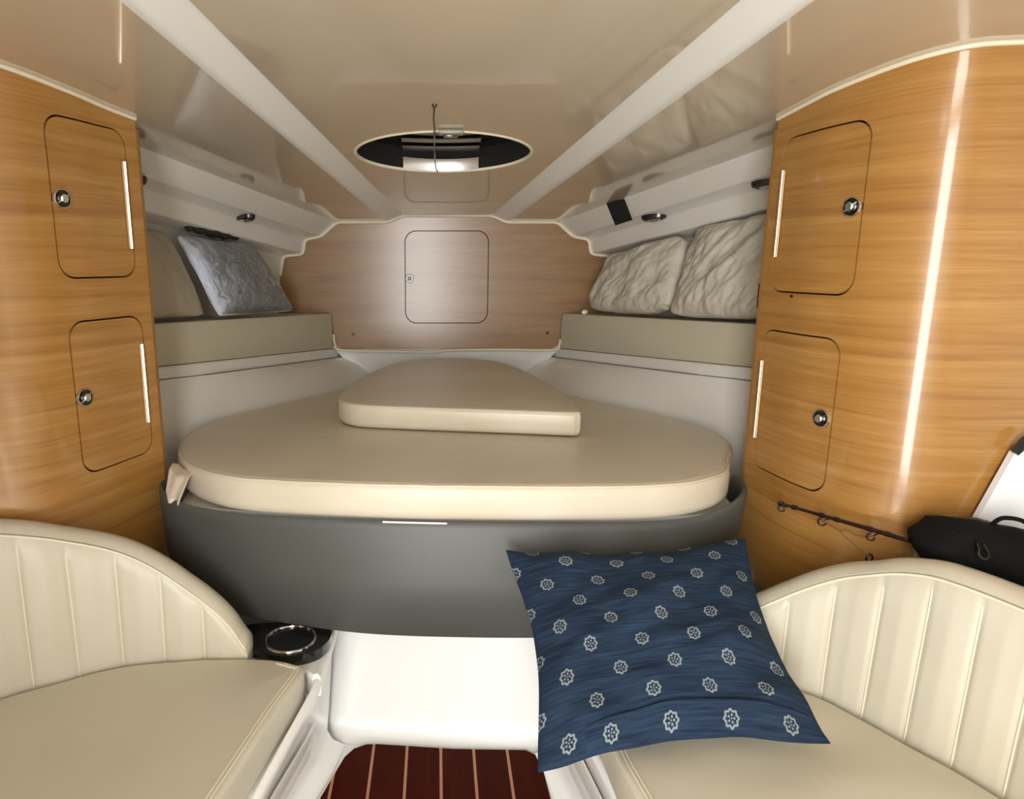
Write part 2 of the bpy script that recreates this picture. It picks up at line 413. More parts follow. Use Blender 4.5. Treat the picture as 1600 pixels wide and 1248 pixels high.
# ------------------------------------------------------------------ setting: stepped hull sides
steps = [(.427, None, .310), (.491, 1.199, .302), (.553, 1.189, .300), (.5615, 1.133, .300), (.640, 1.125, .300), (.655, 1.051, .292), (.675, .86, .28)]
YS = 1.50
walls = {}
for sg, side in ((-1, 'left'), (1, 'right')):
    def sec(y):
        o = []
        for x0, z0, sl in steps:
            z = ZC(y) if z0 is None else z0 + (.12 if z0 > 1.06 else .06) * (2.7 - y)
            o.append(Vector((sg * lx(x0, sl, y), y, z)))
        q = []                                          # small radii on the convex corners
        for i, p in enumerate(o):
            if 0 < i < len(o) - 1 and i < 5:
                a = (o[i - 1] - p); c = (o[i + 1] - p); r = min(.006, a.length * .4, c.length * .4)
                q += [p + a.normalized() * r, p + (a.normalized() + c.normalized()) * r * .3, p + c.normalized() * r]
            else: q.append(p)
        return q
    yy = [2.7, 2.4, 2.1, 1.8, YS]
    b = MB(); b.loft([sec(y) for y in yy])
    w = b.obj('wall_' + side, 'liner', None, 40); tag(w, kind='structure'); walls[side] = w
    # lower liner: twisted from nearly upright aft to a 45 degree flare at the bow
    low = [(2.72, .235), (2.5, .30), (2.3, .375), (2.1, .50), (1.95, .60), (1.78, .71), (1.6, .775), (1.492, .79)]
    secs = []
    for y, xb in low:
        xt = .452 + .33 * (2.7 - y); zt = .760 + .075 * (2.7 - y)
        secs.append([(sg * (xt + .16), y, zt), (sg * xt, y, zt), (sg * (xt - .004), y, zt - .004), (sg * (xt - .006), y, zt - .030), (sg * (xt + .001 - .02 * (xt > xb + .08)), y, zt - .034),
                     (sg * (xt * .6 + xb * .4), y, zt * .6 + .6 * .4), (sg * xb, y, .60), (sg * xb, y, .50)])
    b = MB(); b.loft(secs); b.obj('lower_liner', 'liner', w, 25)
    b = MB(); b.tube([Vector(q[4]) + Vector((-sg * .0008, 0, .0004)) for q in secs], .0016, 6); b.obj('liner_seam', 'seam_grey', w)
    # outer hull skin, closed round the cabin
    b = MB(); b.loft([[(sg * .02, y, -.06), (sg * (1.30 - .34 * max(0, y - 1.5)), y, -.05), (sg * (1.37 - .30 * max(0, y - 1.5)), y, .9), (sg * (1.37 - .30 * max(0, y - 1.5)), y, 1.78), (sg * .02, y, 1.80)] for y in (2.80, 2.1, 1.5, .6, 0, -1.10)])
    b.add([(sg * .0, 2.80, -.07), (sg * 1.0, 2.80, -.07), (sg * 1.0, 2.80, 1.82), (sg * .0, 2.80, 1.82)], [(0, 1, 2, 3)])
    b.obj('hull_skin', 'liner', w)

# ------------------------------------------------------------------ setting: bow bulkhead
half = [(.168, 1.279), (.190, 1.272), (.229, 1.2535), (.427, 1.2535), (.491, 1.199), (.553, 1.189), (.5615, 1.133), (.640, 1.125), (.655, 1.051), (.69, .90), (.46, .895), (.452, .80), (.445, .775), (.425, .760)]
outl = [(-x, z) for x, z in reversed(half)] + half
HD = rrect(-.166, .862, .164, 1.223, .045)
bow = sheet('wall_front', outl, [HD], lambda u, v, d: (u, 2.695 + d, v), .02, 'bow_wood', grid=.07)
tag(bow, kind='structure')
b = MB(); b.box((-.2, 2.722, .83), (.2, 2.74, 1.26)); b.obj('locker_back', 'dark_wood', bow)
HDi = rrect(-.1627, .8653, .1607, 1.2197, .0425)
d = sheet('locker_door', HDi, [], lambda u, v, dd: (u, 2.694 + dd, v), .018, 'bow_wood', bow, grid=.07)
def latch(name, o, n, r, parent):
    """push-button latch: chrome rose, dark dished ring, button"""
    b = MB(); b.lathe(o, n, [(r, 0), (r, .002), (r * .93, .004), (r * .80, .0045), (r * .72, .002)], 28) if False else b.lathe(o, n, [(r, 0), (r, .003), (r * .88, .006), (r * .66, .006), (r * .58, .003)], 28); L_ = b.obj(name, 'black', parent)
    return L_
for dx, nm in ((0, 'latch'),):
    o = latch('latch', (-.147, 2.694, 1.039), (0, -1, 0), .017, d)
b = MB(); b.lathe((-.147, 2.694, 1.039), (0, -1, 0), [(.0075, .003), (.0075, .007), (.005, .010), (.001, .0115)], 20); b.obj('latch_button', 'chrome', d)
for x, z in ((-.376, .819), (.404, .824)):
    b = MB(); b.lathe((x, 2.695, z), (0, -1, 0), [(.006, 0), (.006, .002), (.004, .004)], 14); b.obj('screw', 'dark_metal', bow)
# white face below the bulkhead, running down to the berth
b = MB(); b.loft([[(-.47, 2.71, .77), (.47, 2.71, .77)], [(-.40, 2.712, .70), (.40, 2.712, .70)], [(-.24, 2.72, .5), (.24, 2.72, .5)]]); b.obj('chain_locker_face', 'gel', bow)
# piping that covers the joint
tr = [(x, 2.686, z) for x, z in outl]
top = crom([Vector(p) for p in tr[4:-4]][1:-1], 1)
def roundpath(pts, r=.018, n=4):
    P = [Vector(p) for p in pts]; o = [P[0]]
    for i in range(1, len(P) - 1):
        a, p, c = P[i - 1], P[i], P[i + 1]; u = a - p; w_ = c - p; k = min(r, u.length * .45, w_.length * .45)
        A = p + u.normalized() * k; B = p + w_.normalized() * k
        for q in range(n + 1):
            t = q / n; o.append(A * (1 - t) ** 2 + p * 2 * t * (1 - t) + B * t * t)
    o.append(P[-1]); return o
b = MB(); b.tube(roundpath([(x, 2.686, z) for x, z in outl if z > 1.04]), .0065, 10); t1 = b.obj('trim_1', 'piping'); tag(t1, kind='structure')
low_path = [(-.452, 2.684, .82), (-.448, 2.684, .78), (-.425, 2.684, .757), (-.25, 2.684, .751), (-.05, 2.684, .748), (0, 2.684, .755), (.2, 2.684, .758), (.425, 2.684, .757), (.45, 2.684, .775), (.455, 2.684, .80)]
b = MB(); b.tube(crom(low_path, 5), .0055, 8); t2 = b.obj('trim_2', 'piping'); tag(t2, kind='structure')

# ------------------------------------------------------------------ setting: sole, well and aft bulkhead
b = MB()
b.loft([[(-.62, y, -.010), (.60, y, -.010)] for y in (1.44, .8, 0, YA)])
floor = b.obj('floor', 'well'); tag(floor, kind='structure')
teak = [(-.305, .40), (.205, .40), (.200, 1.0), (.198, 1.212), (.195, 1.310), (.188, 1.340), (.165, 1.357), (0, 1.361), (-.178, 1.377), (-.205, 1.376), (-.232, 1.362), (-.25, 1.335), (-.286, 1.212), (-.30, 1.0)]
def clip(poly, x0, x1):
    for ax, keep in ((x0, 1), (x1, -1)):
        o = []
        for i in range(len(poly)):
            p, q = poly[i], poly[(i + 1) % len(poly)]; a = (p[0] - ax) * keep; c = (q[0] - ax) * keep
            if a >= 0: o.append(p)
            if a * c < 0: t = a / (a - c); o.append((p[0] + (q[0] - p[0]) * t, p[1] + (q[1] - p[1]) * t))
        poly = o
        if len(poly) < 3: return None
    return poly
def prism(name, poly, z0, z1, m, parent, bev=.0008):
    V = [(x, y, z0) for x, y in poly] + [(x, y, z1) for x, y in shrink(poly, bev)]; n = len(poly)
    V = V[:n] + [(x, y, z1 - bev) for x, y in poly] + V[n:]
    F = [tuple(range(n))[::-1], tuple(range(2 * n, 3 * n))] + [(k * n + i, k * n + (i + 1) % n, (k + 1) * n + (i + 1) % n, (k + 1) * n + i) for k in (0, 1) for i in range(n)]
    return obj(name, V, F, m, parent, 20, uvs=[(p[0], p[1]) for p in V])
cuts = [-.40, -.267, -.1865, -.109, -.031, .0445, .1215, .30]
for i in range(len(cuts) - 1):
    pl = clip(teak, cuts[i] + .0034, cuts[i + 1] - .0034)
    if pl: prism('plank', pl, -.010, 0, 'teak', floor)
    if i:
        pl = clip(teak, cuts[i] - .0032, cuts[i] + .0032)
        if pl: prism('inlay_strip', pl, -.010, -.0004, 'holly', floor, .0003)
# forward riser of the foot well
rs = [(.42, .030, .0), (.05, .006, 0), (.026, .0, 0), (.012, -.005, 0), (.003, -.013, 0), (-.004, -.024, 0), (-.0095, -.040, 0)]
b = MB(); b.loft([[(-.34, 1.438 + d, z), (-.287, 1.433 + d, z), (0, 1.410 + d, z), (.195, 1.392 + d, z), (.24, 1.388 + d, z)] for z, d, _ in rs]); b.obj('riser', 'well', floor, 60)
# aft bulkhead with the companionway opening, behind the viewpoint
sheet('wall_back', [(-1.355, -.04), (1.355, -.04), (1.355, 1.70), (-1.355, 1.70)], [rrect(-.74, .06, .10, 1.68, .06)], lambda u, v, d: (u, YA - d, v), .04, 'gel', grid=.3)
wb = tag(bpy.data.objects['wall_back'], kind='structure')
b = MB(); b.box((-1.34, -.40, -.03), (-.41, -.37, 1.56)); b.obj('shade_partition', 'oak_plain', wb)  # unseen partition, added to keep part of the door light off the left seats

# ------------------------------------------------------------------ lockers with curved veneer fronts
RC = [(.663, 1.470), (.672, 1.39), (.682, 1.317), (.701, 1.254), (.721, 1.203), (.745, 1.163), (.787, 1.126), (.843, 1.115), (.95, 1.11), (1.12, 1.108)]
LC = [(-.662, 1.470), (-.69, 1.40), (-.718, 1.31), (-.765, 1.203), (-.82, 1.15), (-.89, 1.125), (-1.0, 1.115), (-1.12, 1.112)]
def arcs(c, n=10):
    P = crom([Vector((x, y, 0)) for x, y in c], n); s = [0]
    for a, q in zip(P, P[1:]): s.append(s[-1] + (q - a).length)
    return P, s
def on(ps, u):
    P, s = ps
    if u <= 0: t = (P[1] - P[0]).normalized(); p = P[0] + t * u
    else:
        i = 0
        while i < len(s) - 2 and s[i + 1] < u: i += 1
        t = (P[i + 1] - P[i]).normalized(); p = P[i] + t * (u - s[i])
        a = (P[i] - P[max(i - 1, 0)]) if i else P[1] - P[0]; c = P[min(i + 2, len(P) - 1)] - P[min(i + 1, len(P) - 2)]
        f = (u - s[i]) / max(s[i + 1] - s[i], 1e-6); tt = (a.normalized() * (1 - f) + c.normalized() * f + t); t = tt.normalized()
    return p, t
lockers = {}
for sg, c, nm, doors, lab in (
    (-1, LC, 'left', [(.030, 1.070, .222, 1.362, 1.215, .201), (.026, .688, .217, .991, .843, .197)], 'tall oak veneer locker with two small doors, latches on its left'),
    (1, RC, 'right', [(.028, 1.040, .249, 1.346, 1.198, .228), (.018, .658, .239, .962, .807, .216)], 'tall curved oak veneer locker with a bright vertical sheen, latches on its right')):
    ps = arcs(c); root = empty('locker', (c[4][0] + sg * .12, 1.3, .40), lab, 'cabinet'); lockers[nm] = (ps, root)
    def fn(u, v, d, ps=ps, sg=sg):
        p, t = on(ps, u); n = Vector((t.y, -t.x, 0)) * sg        # outward normal (inboard/aft)
        if n.y > 0 or n.x * sg > .2: n.negate()
        return (p.x - n.x * d, p.y - n.y * d, v)
    Sx = ps[1][-1]
    topz = lambda u: ZC(on(ps, u)[0].y) - .004
    ou = [(0, .40)] + [(Sx * k / 20, .40) for k in range(1, 21)] + [(Sx * k / 24, topz(Sx * k / 24)) for k in range(24, -1, -1)]
    holes = [rrect(q[0], q[1], q[2], q[3], .034) for q in doors]
    sheet('front_panel', ou, holes, fn, .016, 'oak', root, grid=.035)
    sheet('carcass', [(p[0], p[1]) for p in [(.006, .41), (.33, .41), (.33, 1.375), (.006, 1.375)]], [], lambda u, v, d: fn(u, v, .024 + d), .004, 'dark_wood', root, grid=.06)
    p0, t0 = on(ps, 0)
    b = MB(); b.box((min(p0.x, p0.x + sg * .22), 1.472, .42), (max(p0.x, p0.x + sg * .22), 1.484, 1.37)); b.obj('side_panel', 'oak', root)
    for (u0, v0, u1, v1, lz, lu) in doors:
        g = .0032
        dr = sheet('door', rrect(u0 + g, v0 + g, u1 - g, v1 - g, .032), [], fn, .014, 'oak', root, grid=.035)
        p, t = on(ps, lu); n = Vector(fn(lu, lz, -.01)) - Vector(fn(lu, lz, 0)); n.normalize()
        o = Vector(fn(lu, lz, 0))
        b = MB(); b.lathe(o, n, [(.0188, -.002), (.0188, .002), (.0176, .0042), (.0156, .0046), (.0148, .002), (.0148, -.001)], 32); b.obj('latch', 'chrome', dr)
        b = MB(); b.lathe(o, n, [(.0148, .0010), (.0148, .0016), (.0, .0016)], 24); b.lathe(o, n, [(.0105, .0016), (.0105, .0045), (.0098, .0052)], 24); b.obj('latch_dish', 'dark_metal', dr)
        b = MB(); b.lathe(o, n, [(.0080, .005), (.0080, .010), (.0066, .0115), (.002, .0115)], 20)
        x = Vector((0, 0, 1)).cross(n).normalized()
        b.tube([o + n * .006 + x * .012 + Vector((0, 0, .008)), o + n * .008, o + n * .006 - x * .012 - Vector((0, 0, .008))], .0016, 6)
        b.obj('latch_button', 'chrome', dr)
        hu = u0 + .008; zc = lz; hz0, hz1 = zc - .086, zc + .086
        hb = MB(); hb.tube([fn(hu, hz0, -.0030), fn(hu, hz1, -.0030)], .0032, 10)
        e = Vector(fn(hu + .003, 0, 0)) - Vector(fn(hu, 0, 0)); 
        hb.loft([[fn(hu - .001, hz0 - .001, -.0012), fn(hu + .008, hz0 - .001, -.0012)], [fn(hu - .001, hz1 + .001, -.0012), fn(hu + .008, hz1 + .001, -.0012)]])
        hb.obj('hinge', 'brass', dr)
    # bead between veneer and ceiling
    b = MB(); b.tube([fn(Sx * k / 40, ZC(on(ps, Sx * k / 40)[0].y) - .003, -.002) for k in range(0, 41)], .0042, 8)
    t = b.obj('trim_%d' % (3 if sg < 0 else 4), 'piping'); tag(t, kind='structure')
lockers['right'][1]['label'] = 'tall curved oak veneer locker at right, door latches on the right edge'
lockers['left'][1]['label'] = 'tall oak veneer locker at left, door latches on the left edge'
b = MB(); b.lathe((.674, 1.366, 1.034), (-1, -.1, 0), [(.003, 0), (.003, .002)], 10); b.obj('screw', 'dark_metal', lockers['right'][1])

# ------------------------------------------------------------------ side shelves
for sg, nm, lab in ((-1, 'left', 'long side shelf with greige padded fascia, on the left under the plastic-wrapped pillow'), (1, 'right', 'long side shelf with greige padded fascia, on the right under the two crumpled pillows')):
    root = empty('side_shelf', (sg * .60, 2.1, .80), lab, 'shelf')
    def S_(y, o, dz): return Vector((sg * (.452 + .33 * (2.7 - y) + o), y, dz + .045 * (2.7 - y)))
    yy = [2.68, 2.4, 2.1, 1.8, 1.49]
    def botz(y): return .762 + .075 * (2.7 - y) - .045 * (2.7 - y)
    b = MB(); b.loft([[S_(y, .020, botz(y)), S_(y, .003, botz(y)), S_(y, 0, botz(y) + .004), S_(y, -.003, .84), S_(y, 0, .894), S_(y, .005, .901), S_(y, .020, .902)] for y in yy], True, True)
    b.obj('fascia', 'shelf_vinyl', root, 50)
    b = MB(); b.loft([[S_(y, .021, .885), S_(y, .021, .902), S_(y, .20 - .04 * (2.7 - y), .902), S_(y, .20 - .04 * (2.7 - y), .885)] for y in yy], True, True)
    b.obj('shelf_board', 'shelf_vinyl', root, 30)

# ------------------------------------------------------------------ berth base and cushions
root = empty('berth_base', (0, 1.7, .30), 'curved grey vinyl berth front under the large mattress', 'bed base')
bt = crom([Vector(p) for p in [(-.652, 1.455, .625), (-.650, 1.40, .628), (-.615, 1.357, .612), (-.545, 1.332, .598), (-.412, 1.305, .590), (-.147, 1.282, .588), (.111, 1.272, .588), (.368, 1.273, .588), (.485, 1.284, .594), (.565, 1.305, .614), (.612, 1.340, .632), (.635, 1.40, .634), (.640, 1.455, .630)]], 6)
bb = crom([Vector(p) for p in [(-.635, 1.455, .345), (-.630, 1.42, .345), (-.59, 1.395, .345), (-.52, 1.362, .345), (-.40, 1.318, .345), (-.20, 1.271, .343), (.02, 1.256, .342), (.24, 1.258, .342), (.40, 1.285, .345), (.51, 1.335, .345), (.58, 1.38, .345), (.615, 1.42, .345), (.620, 1.455, .345)]], 6)
secs = []
for i, (t, q) in enumerate(zip(bt, bb)):
    a = bt[max(i - 1, 0)]; c = bt[min(i + 1, len(bt) - 1)]; tg = (c - a); inn = Vector((-tg.y, tg.x, 0)).normalized()
    up = (t - q)
    secs.append([q + inn * .016 + Vector((0, 0, .01)), q + inn * .006, q + up * .02, q + up * .5 - inn * .006, q + up * .93, q + up * .975 + inn * .002, t + inn * .007, t + inn * .013 + Vector((0, 0, -.003)), t + inn * .016 - Vector((0, 0, .012)), q + inn * .016 + up * .5])
b = MB(); b.loft(secs, True, True); b.obj('front_panel', 'grey_vinyl', root, 60)
pf = [(p.x, p.y + .036) for p in bt if abs(p.x) < .60]
plat = pf + [(.62, 1.60), (.60, 1.90), (.35, 2.3), (.22, 2.6), (-.22, 2.6), (-.35, 2.3), (-.60, 1.90), (-.63, 1.60)]
prism('platform', [(p[0], p[1]) for p in plat], .55, .586, 'gel', root)
b = MB(); b.tube([(-.150, 1.2825, .5865), (-.08, 1.2785, .5862), (-.02, 1.2755, .5860)], .0022, 8); b.obj('edge_strip', 'white', root)

mo = [(-.658, 1.545), (-.608, 1.440), (-.545, 1.368), (-.462, 1.316), (-.343, 1.288), (-.146, 1.266), (0, 1.258), (.234, 1.254), (.41, 1.266), (.515, 1.308), (.580, 1.368), (.618, 1.455), (.664, 1.54), (.688, 1.63), (.672, 1.76), (.566, 1.95), (.426, 2.156), (.30, 2.33), (.2, 2.5), (.1, 2.575), (0, 2.585), (-.1, 2.575), (-.2, 2.5), (-.345, 2.328), (-.568, 1.987), (-.675, 1.80), (-.685, 1.66)]
mo = [(p.x, p.y) for p in crom([Vector((x, y, 0)) for x, y in mo], 6, True)]
mroot = empty('mattress', (0, 1.7, .59), 'large beige vinyl berth mattress with a rounded front edge on the grey base', 'mattress')
slab('cover', mo, .5945, .672, 'mattress', mroot, r=.017, dome=.002, seed=2, wr=.0016, wf=9, rb=.022)
pp = shrink(mo, .0045)
pts = [(p[0], p[1], .668 + .0012 * noise.noise(Vector((p[0] * 20, p[1] * 20, 3)))) for p in pp if p[1] < 1.52]
i0 = min(range(len(pts)), key=lambda i: pts[i][0]); pts = sorted(pts, key=lambda p: p[0])
b = MB(); b.tube(pts, .0030, 8); b.obj('seam', 'mattress', mroot)
# loose corner of the cover hanging over the base at the left
cg = []
for j in range(13):
    t = j / 12
    yb = 1.436 - .085 * t; zb = .664 - .012 * t - .062 * max(0, t - .45)
    cg.append([(-.628 + .012 * t + .062 * (k / 14) * (1 - .35 * t), yb - .030 * (k / 14) + .007 * sin(k * .62 + t * 1.5) , zb + .006 * cos(k * .55) * t - .010 * (k / 14)) for k in range(15)])
b = MB(); b.loft(cg); o = b.obj('loose_corner', 'mattress', mroot, 60)
sm = o.modifiers.new('thickness', 'SOLIDIFY'); sm.thickness = .002

wo = [(.318, 1.625), (.322, 1.70), (.316, 1.931), (.278, 2.202), (.205, 2.46), (.10, 2.56), (0, 2.575), (-.10, 2.56), (-.20, 2.44), (-.278, 2.177), (-.308, 1.95), (-.312, 1.83), (-.300, 1.76), (-.262, 1.712), (-.20, 1.690), (-.143, 1.680), (0, 1.657), (.15, 1.634), (.28, 1.612), (.305, 1.612)]
wo = [(p.x, p.y) for p in crom([Vector((x, y, 0)) for x, y in wo], 5, True)]
wroot = empty('infill_cushion', (0, 2.1, .678), 'small rounded beige infill cushion lying on top of the mattress', 'cushion')
slab('cover', wo, .677, .740, 'mattress', wroot, r=.013, dome=.003, seed=5, wr=.0014, wf=10, rb=.016)
pts = [(p[0], p[1], .7365) for p in shrink(wo, .0035) if p[1] < 1.80]; pts = sorted(pts, key=lambda p: p[0])
b = MB(); b.tube(pts, .0025, 8); b.obj('seam', 'mattress', wroot)

# ------------------------------------------------------------------ benches
def face_strip(sg, top, bot, lipz):
    secs = []
    for (tx, ty), (bx, by) in zip(top, bot):
        z = lipz(ty)
        T = Vector((tx, ty, z)); B = Vector((bx, by, 0)); o = Vector((sg, 0, 0))
        secs.append([T + o * .010, T + o * .006, T + o * .003 - Vector((0, 0, .003)), T - Vector((0, 0, .012)), T - Vector((0, 0, .028)) + o * .002, T.lerp(B, .25) + o * .008, T.lerp(B, .75) + o * .004, B + Vector((0, 0, .03)), B - o * .012 + Vector((0, 0, .006)), B - o * .04 + Vector((0, 0, -.008))])
    return secs
benches = {}
topL = [(-.262, 1.385), (-.262, 1.30), (-.263, 1.22), (-.272, 1.136), (-.326, .915), (-.42, .5), (-.5, 0), (-.5, -.35)]
botL = [(-.296, 1.385), (-.308, 1.31), (-.322, 1.26), (-.338, 1.212), (-.398, .915), (-.48, .5), (-.55, 0), (-.55, -.35)]
topR = [(.215, 1.345), (.215, 1.30), (.218, 1.10), (.243, .915), (.30, .5), (.36, 0), (.36, YA + .05)]
botR = [(.208, 1.345), (.215, 1.31), (.240, 1.212), (.290, .915), (.36, .5), (.42, 0), (.42, YA + .05)]
for sg, tp, bo, lab in ((-1, topL, botL, 'white moulded bench base under the left seat cushion and cup holder'), (1, topR, botR, 'white moulded bench base under the right seat cushion and blue pillow')):
    root = empty('bench_base', (sg * .6, .6, 0), lab, 'bench'); benches[sg] = root
    b = MB(); b.loft(face_strip(sg, tp, bo, (lambda y: .268 + .042 * min(1, max(0, (y - .92) / .27))) if sg < 0 else (lambda y: .268))); b.obj('front_face', 'well', root, 50)
    b = MB(); b.loft([[(x + sg * .009, y, .266), (sg * 1.2, y, .266)] for x, y in tp]); b.obj('seat_deck', 'well', root)
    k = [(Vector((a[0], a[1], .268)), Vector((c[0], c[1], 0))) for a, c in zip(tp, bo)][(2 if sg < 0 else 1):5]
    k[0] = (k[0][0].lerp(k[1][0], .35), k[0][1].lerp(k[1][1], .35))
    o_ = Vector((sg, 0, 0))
    b = MB(); b.loft([[T.lerp(B, .30) + o_ * .004, T.lerp(B, .32) + o_ * .0005, T.lerp(B, .68) - o_ * .001, T.lerp(B, .70) + o_ * .003] for T, B in k]); b.obj('shaded_recess_panel', 'liner', root, 40)  # recess in the bench face as a strip, its shade put into the darker colour
# plinth that carries the cup holder
pl = [(-.268, 1.375), (-.268, 1.18), (-.283, 1.172), (-.300, 1.190), (-.33, 1.190), (-.39, 1.190), (-.45, 1.195), (-.47, 1.22), (-.47, 1.36), (-.30, 1.38)]
prism('cup_plinth', pl, .266, .312, 'well', benches[-1], .006)
b = MB(); b.loft([[(.885, y, .268), (.905, y, .555), (.915, y, .562), (1.2, y, .565)] for y in (1.09, .9, .5, 0, YA + .05)]); b.obj('side_ledge', 'well', benches[1])
b = MB(); b.loft([[(-1.035, y, .268), (-1.045, y, .565), (-1.055, y, .572), (-1.2, y, .575)] for y in (1.09, .9, .5, 0, -.35)]); b.obj('side_ledge', 'well', benches[-1])

scL = [(-.292, 1.140), (-.315, 1.163), (-.36, 1.178), (-.431, 1.181), (-.517, 1.176), (-.644, 1.153), (-.735, 1.105), (-.812, 1.055), (-.885, .965), (-.935, .85), (-.955, .7), (-.96, .40), (-.94, .28), (-.47, .28), (-.442, .42), (-.400, .60), (-.360, .80), (-.318, 1.02)]
scR = [(.238, 1.08), (.239, .94), (.246, .86), (.275, .70), (.335, .42), (.36, .28), (.76, .28), (.80, .40), (.806, .60), (.795, .72), (.772, .83), (.724, .92), (.670, 1.015), (.620, 1.075), (.50, 1.158), (.40, 1.185), (.30, 1.18), (.252, 1.14)]
def smooth_poly(p, n=6): return [(q.x, q.y) for q in crom([Vector((x, y, 0)) for x, y in p], n, True)]
for sg, sc, lab, seed in ((-1, scL, 'plain cream seat cushion on the left bench, in front of the ribbed backrest', 3), (1, scR, 'cream seat cushion on the right bench with the blue pillow lying on it', 8)):
    root = empty('seat_cushion', (sg * .6, .75, .27), lab, 'cushion')
    so = smooth_poly(sc)
    sag = (lambda x, y: -.006 * math.exp(-((x - .55) ** 2 + (y - .95) ** 2) / .006) + .004 * noise.noise(Vector((x * 7, y * 11, 1)))) if sg > 0 else None
    slab('cover', so, .270, .348, 'seat', root, r=.010, dome=.006, seed=seed, wr=.003, wf=5, sag=sag, rb=.012)
    for dd, zz in ((.0105, .3482), (.0165, .3492)):
        q = shrink(so, dd)
        pts = [(p[0], p[1], zz) for p in q if abs(p[0]) < (.47 if sg < 0 else .37) and .3 < p[1] < 1.16]
        pts = sorted(pts, key=lambda p: p[1])
        b = MB(); b.tube(pts, .0013, 6); b.obj('piping', 'stitch', root)

def backrest(sg, curve, Hs, chans, lab, send, pip_in=.03):
    P = crom([Vector((x, y, 0)) for x, y in curve], 14); s = [0]
    for a, q in zip(P, P[1:]): s.append(s[-1] + (q - a).length)
    ps = (P, s); z0 = .318; TH = .050
    def H(u):
        if u <= Hs[0][0]: return Hs[0][1]
        for (a, ha), (c, hc) in zip(Hs, Hs[1:]):
            if a <= u <= c: f = (u - a) / (c - a); return ha + (hc - ha) * f
        return Hs[-1][1]
    def Hsm(u): return sum(H(u + k * .006) for k in range(-3, 4)) / 7
    def fr(u, z, d):
        p, t = on(ps, u); n = Vector((t.y, -t.x, 0))
        if n.y > 0: n.negate()
        if sg > 0 and n.x > 0 and u > .3: n.negate()
        if sg < 0 and n.x < 0 and u > .3: n.negate()
        lean = .06 * max(0, z - z0)
        return p - n * (d + lean) + Vector((0, 0, z))
    root = empty('backrest', tuple(P[len(P) // 2] + Vector((0, 0, z0))), lab, 'backrest')
    us = []; u = Hs[0][0]
    while u < send: us.append(u); u += .004
    def chan(u):
        dd = min(abs(u - c) for c in chans); return .0045 * (math.exp(-(dd / .0035) ** 2)) - .004 * min(1, (dd / .035)) 
    secs = []
    for u in us:
        h = max(Hsm(u), z0 + .040); hp = h - .024 * min(1, (h - z0) / .06)      # top of quilted field
        hp = max(hp, z0 + .004); q = []
        N = 8
        for k in range(N + 1):
            z = z0 + (hp - z0) * k / N
            fade = min(1, k / .6) * min(1, (N - k) / 1.2)
            q.append(fr(u, z, chan(u) * fade))
        q += [fr(u, hp + .003, .003), fr(u, hp + (h - hp) * .35, -.005), fr(u, hp + (h - hp) * .75, .004), fr(u, h, .020), fr(u, h - .003, .036), fr(u, h - .018, TH), fr(u, z0 + (h - z0) * .4, TH), fr(u, z0, TH)]
        secs.append(q)
    b = MB(); b.loft(secs, True, True); b.obj('padded_panel', 'seat', root, 65)
    pts = [fr(u, max(max(Hsm(u), z0 + .040) - .024 * min(1, (max(Hsm(u), z0 + .040) - z0) / .06), z0 + .006) + .0015, -.0005) for u in us[1::2]]
    b = MB(); b.tube(pts, .0022, 8); b.obj('piping', 'stitch', root)
    for c in chans:
        h = Hsm(c) - .026
        if h > z0 + .02:
            b = MB(); b.tube([fr(c, z0 + .004 + (h - z0 - .004) * k / 8, .0028) for k in range(9)], .0016, 6); b.obj('stitched_seam', 'stitch', root)
    return root
BL = [(-.405, 1.19), (-.517, 1.182), (-.644, 1.16), (-.738, 1.11), (-.815, 1.063), (-.90, .97), (-.95, .85), (-.965, .7)]
BR = [(.39, 1.20), (.5, 1.165), (.63, 1.081), (.679, 1.02), (.733, .927), (.785, .83), (.815, .7), (.825, .5)]
backrest(-1, BL, [(.006, .362), (.012, .385), (.026, .412), (.045, .438), (.075, .470), (.115, .506), (.15, .536), (.191, .566), (.23, .589), (.269, .608), (.337, .637), (.428, .664), (.52, .676), (.70, .68)], [-.06 + .0745 * k for k in range(2, 10)],
         'cream ribbed backrest at left, arched end beside the cup holder', .64)
backrest(1, BR, [(.060, .362), (.068, .390), (.09, .42), (.12, .448), (.16, .482), (.202, .517), (.243, .551), (.308, .597), (.372, .630), (.42, .644), (.475, .645), (.55, .640), (.75, .635)], [.155 + .0665 * k for k in range(0, 9)],
         'cream ribbed backrest at right, under the black bag', .72)

# ------------------------------------------------------------------ cup holder
root = empty('cup_holder', (-.343, 1.262, .313), 'black cup holder with a chrome ring beside the left seat', 'cup holder')
to = smooth_poly([(-.272, 1.31), (-.262, 1.272), (-.277, 1.232), (-.305, 1.212), (-.343, 1.205), (-.385, 1.214), (-.415, 1.236), (-.440, 1.262), (-.455, 1.300), (-.44, 1.325), (-.343, 1.332)], 5)
ring = [(-.343 + .049 * cos(2 * pi * k / 36), 1.264 + .049 * sin(2 * pi * k / 36)) for k in range(36)]
sheet('tray', to, [ring], lambda u, v, d: (u, v, .336 - d), .023, 'black', root, grid=.04)
b = MB(); b.lathe((-.343, 1.264, .314), (0, 0, 1), [(.049, .021), (.046, .004), (.043, .001), (0, .001)], 36); b.obj('cup_well', 'black', root)
b = MB(); b.tube([(-.343 + .0505 * cos(2 * pi * k / 48), 1.264 + .0505 * sin(2 * pi * k / 48), .3375) for k in range(48)], .0032, 8, True); b.obj('rim_ring', 'chrome', root)

